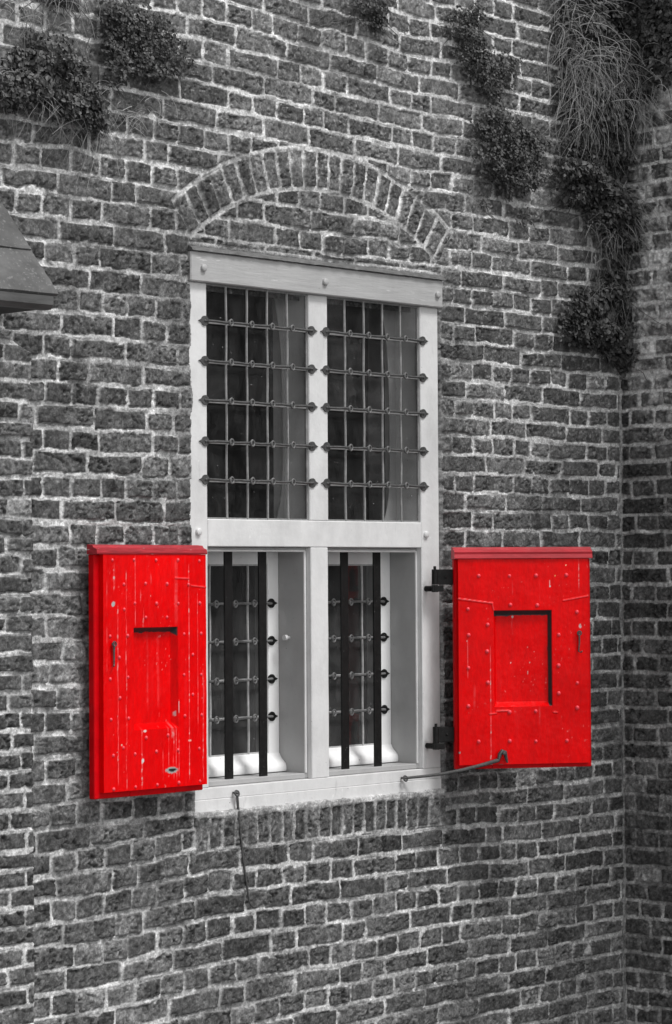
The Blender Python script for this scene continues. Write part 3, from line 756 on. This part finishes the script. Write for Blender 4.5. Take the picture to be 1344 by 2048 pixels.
# right shutter, held half open; local x runs from the hinge edge along the shutter
ang = math.atan2(-.57311784, .81947297)
rsx = tag(empty("window_shutter", (1.376, -.087, 1.520), ang), "glossy red shutter right of the window, standing half open and held by an iron stay", "shutter", "red shutters of the window")
RZ = 1.520
recR = (.159, .405, 1.770 - RZ, 2.162 - RZ)
mb = MB(); ring_box(mb, .0, .574, 0, .850, (recR[0] - .002, recR[1] + .002, recR[2] - .002, recR[3] + .002), -.030, 0, .003)
mb.box(recR[0] - .0015, recR[1] + .0015, -.0125, -.001, recR[2] - .0015, recR[3] + .0015); mb.build("back_board", REDSIDE, rsx)
dx = lambda x: .098 + (x - 413) * .000549
dz = lambda v: 2.302 - (v - 275) * .000528 - RZ
SR = [(dx(497), dz(810), dz(1720), .0022, .75, 1.0), (dx(1183), dz(110), dz(400), .0018, .8, .6), (dx(325), dz(760), dz(1060), .0016, .6, .1), (dx(680), dz(590), dz(720), .0018, .5, .3), (dx(612), dz(90), dz(150), .003, .4, .4),
      (dx(375), dz(1120), dz(1300), .006, .2, 0), (dx(870), dz(1290), dz(1420), .003, .3, .1), (dx(670), dz(320), dz(420), .0015, .5, 0), (dx(880), dz(320), dz(470), .0015, .4, 0), (dx(250), dz(820), dz(1100), .0012, .7, .4)]
seamR = [((dx(250), dz(450)), (dx(515), dz(487))), ((dx(515), dz(487)), (dx(525), dz(540))), ((dx(1060), dz(470)), (dx(1252), dz(436))), ((dx(490), dz(1335)), (dx(540), dz(1330))), ((dx(980), dz(1330)), (dx(1005), dz(1332))), ((dx(540), dz(1315)), (dx(630), dz(1312)))]
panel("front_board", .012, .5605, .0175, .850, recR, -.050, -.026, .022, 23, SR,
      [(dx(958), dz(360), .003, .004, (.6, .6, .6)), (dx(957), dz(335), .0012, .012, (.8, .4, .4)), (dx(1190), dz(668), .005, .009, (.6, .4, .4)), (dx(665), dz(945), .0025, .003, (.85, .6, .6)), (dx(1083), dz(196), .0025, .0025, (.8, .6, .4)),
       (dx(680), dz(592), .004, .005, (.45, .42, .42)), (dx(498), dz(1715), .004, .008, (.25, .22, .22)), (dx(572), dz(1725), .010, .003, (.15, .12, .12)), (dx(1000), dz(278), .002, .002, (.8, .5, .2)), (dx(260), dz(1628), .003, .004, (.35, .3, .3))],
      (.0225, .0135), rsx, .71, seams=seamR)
mb = MB(); mb.prism_x([(-.0005, .8505), (-.0555, .8505), (-.058, .853), (-.054, .869), (-.056, .878), (-.046, .886), (-.036, .888), (-.033, .897), (-.003, .8985), (-.0005, .898)], -.004, .577)
mb.build("lead_cap", REDCAP2, rsx, False)
RST = [(0.098, 2.302), (0.227, 2.301), (0.339, 2.302), (0.467, 2.303), (0.23, 2.184), (0.343, 2.181), (0.052, 2.168), (0.511, 2.152), (0.134, 2.104), (0.054, 2.063), (0.433, 2.06), (0.131, 1.996), (0.431, 1.935), (0.052, 1.93), (0.133, 1.87), (0.51, 1.863), (0.431, 1.822), (0.051, 1.776), (0.509, 1.762), (0.223, 1.749), (0.333, 1.751), (0.093, 1.632), (0.223, 1.632), (0.333, 1.629), (0.464, 1.629)]
studs([(x, zz - RZ) for x, zz in RST], -.0495, rsx, .0095)
catch(.517, 2.066 - RZ, -.050, .075, rsx, -1)
for zz in (1.660, 2.297):
    mb = MB(); mb.box(-.082, .02, -.012, -.002, zz - RZ - .030, zz - RZ + .032, .002)
    mb.tube([(-.074, -.006, zz - RZ - .030), (-.074, -.006, zz - RZ + .032)], .013, 12); mb.tube([(-.074, -.006, zz - RZ + .032), (-.074, -.006, zz - RZ + .045)], .006, 8)
    mb.dome((-.03, -.012, zz - RZ), (0, -1, 0), .006, .004, 8, 3)
    hg = mb.build("hinge", BLACK, rsx, True)
    mb = MB(); mb.tube([(-.074, -.006, zz - RZ - .060), (-.074, -.006, zz - RZ - .031)], .014, 12)
    p0 = (-.074, -.006, zz - RZ - .046); q0 = (-.118, .074, zz - RZ - .046)
    mb.tube([p0, (-.103, .035, zz - RZ - .046), (-.112, .048, zz - RZ - .046)], .0115, 8); mb.box(-.088, -.040, -.018, -.004, zz - RZ - .058, zz - RZ - .033, .002); mb.build("pintle", BLACK, hg, True)

# ------------------------------------------------------------------ stays
def stay(name, eye, pts, label, rr):
    mb = MB(); L = [mathutils.Vector(p) - mathutils.Vector(eye) for p in pts]
    mb.torus((0, -.006, 0), (1, 0, 0), (0, .3, 1), .0105, .0036, 14, 7)
    mb.tube(L, rr, 9); o = mb.build(name, IRON, None, True); o.location = eye
    mb = MB(); mb.tube([(-.004, .022, .002), (-.004, -.012, .002)], .004, 8); mb.dome((-.004, -.012, .002), (0, -1, 0), .0065, .004); mb.tube([(-.004, -.004, .002), (-.017, -.006, .003)], .003, 6)
    mb.build("staple", IRON, o, True)
    return tag(o, label, "shutter stay", "iron shutter stays")
def bez(p, n=6):
    out = []
    for i in range(len(p) - 1):
        a = mathutils.Vector(p[i]); b = mathutils.Vector(p[i + 1])
        for k in range(n): out.append(tuple(a.lerp(b, k / n)))
    out.append(tuple(p[-1])); return out
stay("shutter_stay", (.214, -.012, 1.493), bez([(.216, -.017, 1.483), (.223, -.018, 1.40), (.243, -.019, 1.25), (.264, -.022, 1.12), (.271, -.024, 1.083), (.277, -.026, 1.070), (.288, -.028, 1.062), (.300, -.028, 1.064)], 3),
     "loose iron stay hanging straight down from the sill against the bricks", [.0052] * 4 + [.0042] * 6 + [.0038] * 6 + [.0035] * 6)
# world point of the staple on the right shutter
def rw_(x, y, zz):
    c, s_ = math.cos(ang), math.sin(ang); return (1.376 + x * c - y * s_, -.087 + x * s_ + y * c, zz)
pA = (1.158, -.014, 1.491); e = rw_(.186, -.060, 1.572)
a1 = rw_(.170, -.066, 1.556)
path = [(1.168, -.020, 1.493)] + [tuple(mathutils.Vector((1.168, -.020, 1.493)).lerp(mathutils.Vector(a1), t) - mathutils.Vector((0, 0, .012 * math.sin(t * math.pi)))) for t in (.2, .4, .6, .8)] + [a1, rw_(.176, -.067, 1.580), rw_(.186, -.068, 1.593), rw_(.198, -.066, 1.588), rw_(.204, -.060, 1.565), rw_(.210, -.058, 1.545)]
so_ = stay("shutter_stay", pA, path, "long iron stay reaching from the sill to the lower edge of the half-open red shutter", [.0055, .006, .0068, .0075, .0078, .0085, .009, .009, .0085, .007, .004])
mb = MB(); mb.tube([(.192, -.048, 1.583 - RZ), (.192, -.078, 1.583 - RZ)], .005, 8); mb.dome((.192, -.078, 1.583 - RZ), (0, -1, 0), .007, .004); mb.build("staple", IRON, rsx, True)

# ------------------------------------------------------------------ lead covered pent roof at the left edge
cr = tag(empty("pent_roof", (-.897, 0, 3.21)), "small steep grey lead roof with a moulded eaves board, cut off by the left edge", "roof")
def lsheet(name, y0, z0, y1, z1, x0, x1, t, seed, m=LEAD):
    """sloping sheet between (y0,z0) eaves and (y1,z1) top"""
    nx, nz = 60, 40; vs = []; rs = np.random.RandomState(seed)
    U_, T_ = np.meshgrid(np.linspace(x0, x1, nx + 1), np.linspace(0, 1, nz + 1), indexing='ij')
    dn = .006 * fb(U_.ravel(), T_.ravel(), .3, seed, 3) + .002 * fb(U_.ravel(), T_.ravel() * .5, .05, seed + 2, 2)
    nl = math.hypot(z1 - z0, y1 - y0); ny, nzz = -(z1 - z0) / nl, -(y0 - y1) / nl * -1
    Y = (y0 + (y1 - y0) * T_).ravel() + ny * dn; Z = (z0 + (z1 - z0) * T_).ravel() + .7 * dn
    Vt = np.stack([U_.ravel(), Y, Z], 1); Vb = Vt - np.array([0, ny * t, .7 * t])
    I = (np.arange(nx)[:, None] * (nz + 1) + np.arange(nz)[None, :]).ravel(); F1 = np.stack([I, I + nz + 1, I + nz + 2, I + 1], 1)
    n = len(Vt); F2 = F1[:, ::-1] + n; W_ = nz + 1
    def strip(L): L = np.array(L); return np.stack([L[:-1], L[:-1] + n, L[1:] + n, L[1:]], 1)
    Fs = [F1, F2, strip([i * W_ for i in range(nx + 1)]), strip([i * W_ + nz for i in range(nx + 1)][::-1]), strip(list(range(nz + 1))[::-1]), strip([nx * W_ + j for j in range(nz + 1)])]
    me = np_mesh(name, np.concatenate([Vt, Vb]), np.concatenate(Fs), False); return link(name, me, m, cr)
lsheet("roof_sheet", -.305, .050, -.10, .285, -.9, .0, .012, 5)
lsheet("roof_sheet", -.170, .215, .0, .40, -.9, -.003, .014, 9)
mb = MB(); mb.prism_x([(-.30, .042), (-.30, .012), (-.285, -.003), (-.25, -.003), (-.25, .042)], -.9, -.018); mb.build("eaves_board", plain("eaves_board", g3(.075), .5, .45, 8, .002, 12, sc=(.6, 1, 3)), cr)
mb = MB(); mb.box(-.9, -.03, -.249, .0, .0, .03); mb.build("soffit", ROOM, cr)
mb = MB(); mb.add([(-.012, -.25, .045), (-.012, 0, .045), (-.012, 0, .38), (-.02, -.25, .045), (-.02, 0, .045), (-.02, 0, .38)], [(0, 1, 2), (5, 4, 3), (0, 2, 5, 3), (0, 3, 4, 1), (1, 4, 5, 2)]); mb.build("gable_end", LEAD, cr)

# ------------------------------------------------------------------ creepers and dry grass
STEM = plain("creeper_stem", g3(.09), .8, .4, 60)
def onwall(x, zz, wallk):
    return (x, FACE) if wallk == 'm' else (2.617, -x)
def creeper(label, blobs, n, size, depth, seed, wallk='m', stems=14, sparse=None):
    """blobs: (u,z,ru,rz); leaves hang in overlapping shells off the wall"""
    n = int(n * 1.3); rs = np.random.RandomState(seed)
    A_ = np.array([b[2] * b[3] for b in blobs]); A_ = A_ / A_.sum()
    pick = rs.choice(len(blobs), n, p=A_); B = np.array([b[:4] for b in blobs])[pick]
    rad = rs.rand(n) ** .5 * (1.0 + .28 * rs.rand(n) ** 3); th = rs.rand(n) * 2 * math.pi
    edge = 1 + .22 * np.sin(th * 3 + seed) + .14 * np.sin(th * 7 + 2 * seed)
    u = B[:, 0] + B[:, 2] * rad * np.cos(th) * edge; z = B[:, 1] + B[:, 3] * rad * np.sin(th) * edge
    lump = .55 + .75 * vn(u, z, .06, seed)
    gapm = fb(u, z, .035, seed + 4, 2) + .5 * (1 - rad) > -.42
    dpt = depth * np.sqrt(np.clip(1 - np.minimum(rad, 1) ** 2 * .85, 0, 1)) * lump * (.35 + .65 * rs.rand(n) ** .6) + .006
    u, z, dpt, rad = u[gapm], z[gapm], dpt[gapm], rad[gapm]; n = len(u)
    s = size * (.42 + .75 * rs.rand(n) ** 1.2)
    # leaf frame: normal outwards and up, tip down / sideways
    nx = rs.normal(0, .45, n); ny = -np.ones(n) * (.5 + .5 * rs.rand(n)); nz = rs.normal(.45, .4, n); N = np.stack([nx, ny, nz], 1); N /= np.linalg.norm(N, axis=1)[:, None]
    tp = np.stack([rs.normal(0, .7, n), rs.normal(-.15, .3, n), -np.abs(rs.normal(.7, .5, n))], 1); tp -= N * (tp * N).sum(1)[:, None]; tp /= np.linalg.norm(tp, axis=1)[:, None]
    sd = np.cross(N, tp)
    base = np.stack([u, -dpt, z], 1)
    def pt(a, b, c): return base + tp * (s * a)[:, None] + sd * (s * b)[:, None] + N * (s * c)[:, None]
    Vs = np.stack([pt(-.5, 0, 0), pt(-.22, .36, .10), pt(.18, .34, .08), pt(.55, 0, -.08), pt(.18, -.34, .08), pt(-.22, -.36, .10)], 1)
    V = Vs.reshape(-1, 3); I = np.arange(n) * 6; Fq = np.concatenate([np.stack([I, I + 1, I + 2, I + 3], 1), np.stack([I, I + 3, I + 4, I + 5], 1)])
    if wallk == 'm': V[:, 1] += FACE
    else: V = np.stack([2.617 + V[:, 1], -V[:, 0], V[:, 2]], 1)
    tone = np.repeat(np.clip(rs.beta(2.0, 2.6, n), 0, 1), 6)
    cu, cz_ = B[:, 0].mean(), B[:, 1].mean()
    org = (float(cu), FACE, float(cz_)) if wallk == 'm' else (2.617, -float(cu), float(cz_))
    root = tag(empty("creeper", org), label, "creeper", "leafy creepers growing on the wall")
    me = np_mesh("foliage", V - np.array(org), Fq, False); set_tone(me, tone); link("foliage", me, LEAF, root)
    mb = MB()
    for k in range(stems):
        b = blobs[rs.randint(len(blobs))]; a0 = rs.rand() * 2 * math.pi
        p = np.array([b[0] + b[2] * .3 * math.cos(a0), -.008, b[1] + b[3] * .4]); pts = [tuple(p)]; dirx = rs.normal(0, .8); 
        for j in range(8):
            dirx += rs.normal(0, .35); p = p + np.array([dirx * .022, rs.normal(0, .004), -.55 * b[3] / 4 - .006]); p[1] = min(-.003, max(-depth, p[1])); pts.append(tuple(p))
        if wallk == 'm': pts = [(a - org[0], b_ , c - org[2]) for a, b_, c in pts]
        else: pts = [(b_, -a - org[1], c - org[2]) for a, b_, c in pts]
        mb = MB(); mb.tube(pts, .0016, 4); mb.build("stem", STEM, root)
    return root
def grass(label, roots, n, ln, seed, spread=1.0, out=.10, wallk='m', bias=0.0, rad=.0013):
    rs = np.random.RandomState(seed); Vv = []; Ff = []; T = []; nb = 0
    cu = sum(r[0] for r in roots) / len(roots); cz_ = sum(r[1] for r in roots) / len(roots)
    for i in range(n):
        r = roots[rs.randint(len(roots))]
        p = np.array([r[0] + rs.normal(0, r[2]), -.02 - .03 * rs.rand(), r[1] + rs.normal(0, r[3])])
        L = ln * (.35 + .9 * rs.rand()); v = np.array([rs.normal(bias, .9 * spread), -.6 * rs.rand() - .15, rs.normal(.1, .75)]); v /= np.linalg.norm(v)
        seg = 11; st = L / seg; curl = rs.normal(0, .14); kink = rs.randint(3, 9); pts = []
        for k in range(seg + 1):
            pts.append(p.copy())
            if k == kink and rs.rand() < .45: v = v + rs.normal(0, .55, 3) * np.array([1, .3, .7])
            v = v + np.array([curl * 1.1 + rs.normal(0, .09), 0, -.15 - .12 * rs.rand()]); v /= np.linalg.norm(v); p = p + v * st
            if p[1] > -.012: p[1] = -.012 - .004 * rs.rand()
            if p[1] < -out: p[1] = -out
        pts = np.array(pts); t = np.gradient(pts, axis=0); t /= np.linalg.norm(t, axis=1)[:, None] + 1e-9
        a = np.cross(t, [0, 1, .1]); a /= np.linalg.norm(a, axis=1)[:, None] + 1e-9; b = np.cross(t, a)
        rr = rad * (.6 + .8 * rs.rand()) * np.linspace(1, .4, seg + 1)[:, None]
        ring = np.stack([pts + a * rr, pts - a * rr * .5 + b * rr * .87, pts - a * rr * .5 - b * rr * .87], 1)
        Vv.append(ring.reshape(-1, 3)); I = np.arange(seg)[:, None] * 3 + nb; j = np.arange(3)[None, :]; j2 = (j + 1) % 3
        Ff.append(np.stack([I + j, I + j2, I + 3 + j2, I + 3 + j], -1).reshape(-1, 4)); T.append(np.full((seg + 1) * 3, rs.rand())); nb += (seg + 1) * 3
    V = np.concatenate(Vv)
    if wallk == 'm': V[:, 1] += FACE; org = np.array([cu, FACE, cz_])
    else: V = np.stack([2.617 + V[:, 1], -V[:, 0], V[:, 2]], 1); org = np.array([2.617, -cu, cz_])
    me = np_mesh("dry_grass", V - org, np.concatenate(Ff), True); set_tone(me, np.concatenate(T)); o = link("dry_grass", me, STRAW); o.location = org
    return tag(o, label, "dry grass", "dry grass tufts rooted in the wall")
creeper("small creeper clump at the very top left corner of the wall", [(-.66, 4.38, .09, .06)], 420, .018, .05, 1)
creeper("dense dark rounded creeper below the top edge, second clump from the left", [(-.28, 4.31, .14, .07), (-.20, 4.23, .15, .09), (-.36, 4.27, .11, .09), (-.24, 4.16, .13, .05), (-.40, 4.14, .06, .08), (-.42, 4.32, .06, .05)], 3300, .016, .085, 2)
creeper("large bushy creeper at the left edge with dry stalks trailing below it", [(-.72, 4.11, .17, .08), (-.68, 4.02, .20, .09), (-.88, 4.01, .10, .11), (-.59, 3.98, .11, .09), (-.52, 3.92, .06, .05)], 3400, .021, .11, 3)
creeper("little creeper hanging into the picture at the top, above the arch", [(.97, 4.58, .11, .07), (1.0, 4.52, .06, .05)], 500, .017, .05, 4)
creeper("ragged creeper of small leaves right of centre near the top", [(1.56, 4.56, .12, .09), (1.60, 4.45, .13, .08), (1.76, 4.44, .14, .06), (1.69, 4.36, .10, .06), (1.57, 4.63, .07, .05)], 2200, .016, .06, 5)
creeper("compact rounded creeper hanging alone between the arch and the corner", [(1.79, 4.13, .17, .10), (1.77, 4.04, .19, .11), (1.93, 4.11, .13, .10), (1.71, 4.21, .09, .07), (1.85, 3.97, .16, .05)], 3800, .0175, .10, 6)
creeper("big overhanging creeper filling the top right corner", [(2.45, 4.82, .22, .14), (2.42, 4.64, .20, .14), (2.54, 4.52, .10, .20), (2.36, 4.92, .25, .10), (2.50, 4.28, .14, .18), (2.36, 4.30, .14, .16)], 6800, .026, .13, 7)
creeper("narrow creeper of small leaves left of the long dry grass near the corner", [(2.23, 4.66, .09, .16), (2.26, 4.40, .10, .16), (2.30, 4.16, .12, .10)], 2200, .018, .07, 17)
creeper("leafy creeper spilling over the side wall at the top right edge", [(.06, 4.86, .16, .24), (.16, 4.70, .16, .22), (.24, 4.80, .14, .3), (.20, 4.5, .12, .12), (.08, 4.42, .08, .14), (.06, 4.18, .05, .12)], 4600, .030, .10, 8, 's')
creeper("creeper with pointed leaves under the hanging dry grass near the corner", [(2.22, 4.04, .15, .05), (2.34, 3.97, .17, .07), (2.48, 3.90, .15, .10), (2.55, 3.80, .09, .10)], 3600, .024, .15, 9)
creeper("lowest creeper of broad leaves in the corner beside the side wall", [(2.32, 3.46, .12, .08), (2.40, 3.38, .17, .10), (2.52, 3.58, .10, .13), (2.55, 3.30, .10, .08), (2.27, 3.37, .10, .07)], 2600, .027, .10, 10)
creeper("thin creeper sprig on the side wall beside the lowest corner creeper", [(.04, 3.50, .05, .12), (.05, 3.36, .05, .07), (.03, 3.22, .03, .05)], 300, .025, .05, 12, 's', 5)
creeper("few sparse creeper leaves trailing under the compact rounded clump", [(1.93, 3.82, .05, .05), (1.66, 3.86, .04, .03)], 90, .017, .03, 11, stems=5)
grass("dry stalks arching at the left edge below the large bushy creeper", [(-.68, 3.97, .07, .03), (-.86, 4.0, .05, .05), (-.55, 3.93, .05, .02)], 130, .24, 21, 1.1, .07)
grass("thin dry stalks on the wall at the very top left corner", [(-.82, 4.28, .06, .06), (-.62, 4.38, .04, .04)], 90, .17, 22, 1.1, .07)
grass("few dry stalks beneath the dense creeper, second clump from the left", [(-.30, 4.0, .06, .04)], 36, .16, 23, 1.2, .05)
grass("long mop of dry grass hanging over the corner below the top right creeper", [(2.36, 4.52, .10, .07), (2.48, 4.50, .08, .08), (2.26, 4.68, .07, .12), (2.36, 4.38, .12, .06)], 760, .31, 24, 1.1, .22, rad=.0016)
grass("dry grass hanging between the two lower corner creepers", [(2.46, 3.80, .07, .04), (2.56, 3.82, .04, .05)], 130, .24, 25, .7, .12, rad=.0015)
grass("dry grass tuft hanging down the side wall at the right edge", [(.07, 4.52, .06, .08), (.16, 4.46, .05, .06), (.05, 3.95, .04, .05)], 300, .30, 26, 1.0, .12, 's', rad=.0015)
grass("wispy pale stalks beside the lowest corner creeper", [(2.50, 3.56, .08, .03)], 45, .24, 27, .9, .10)
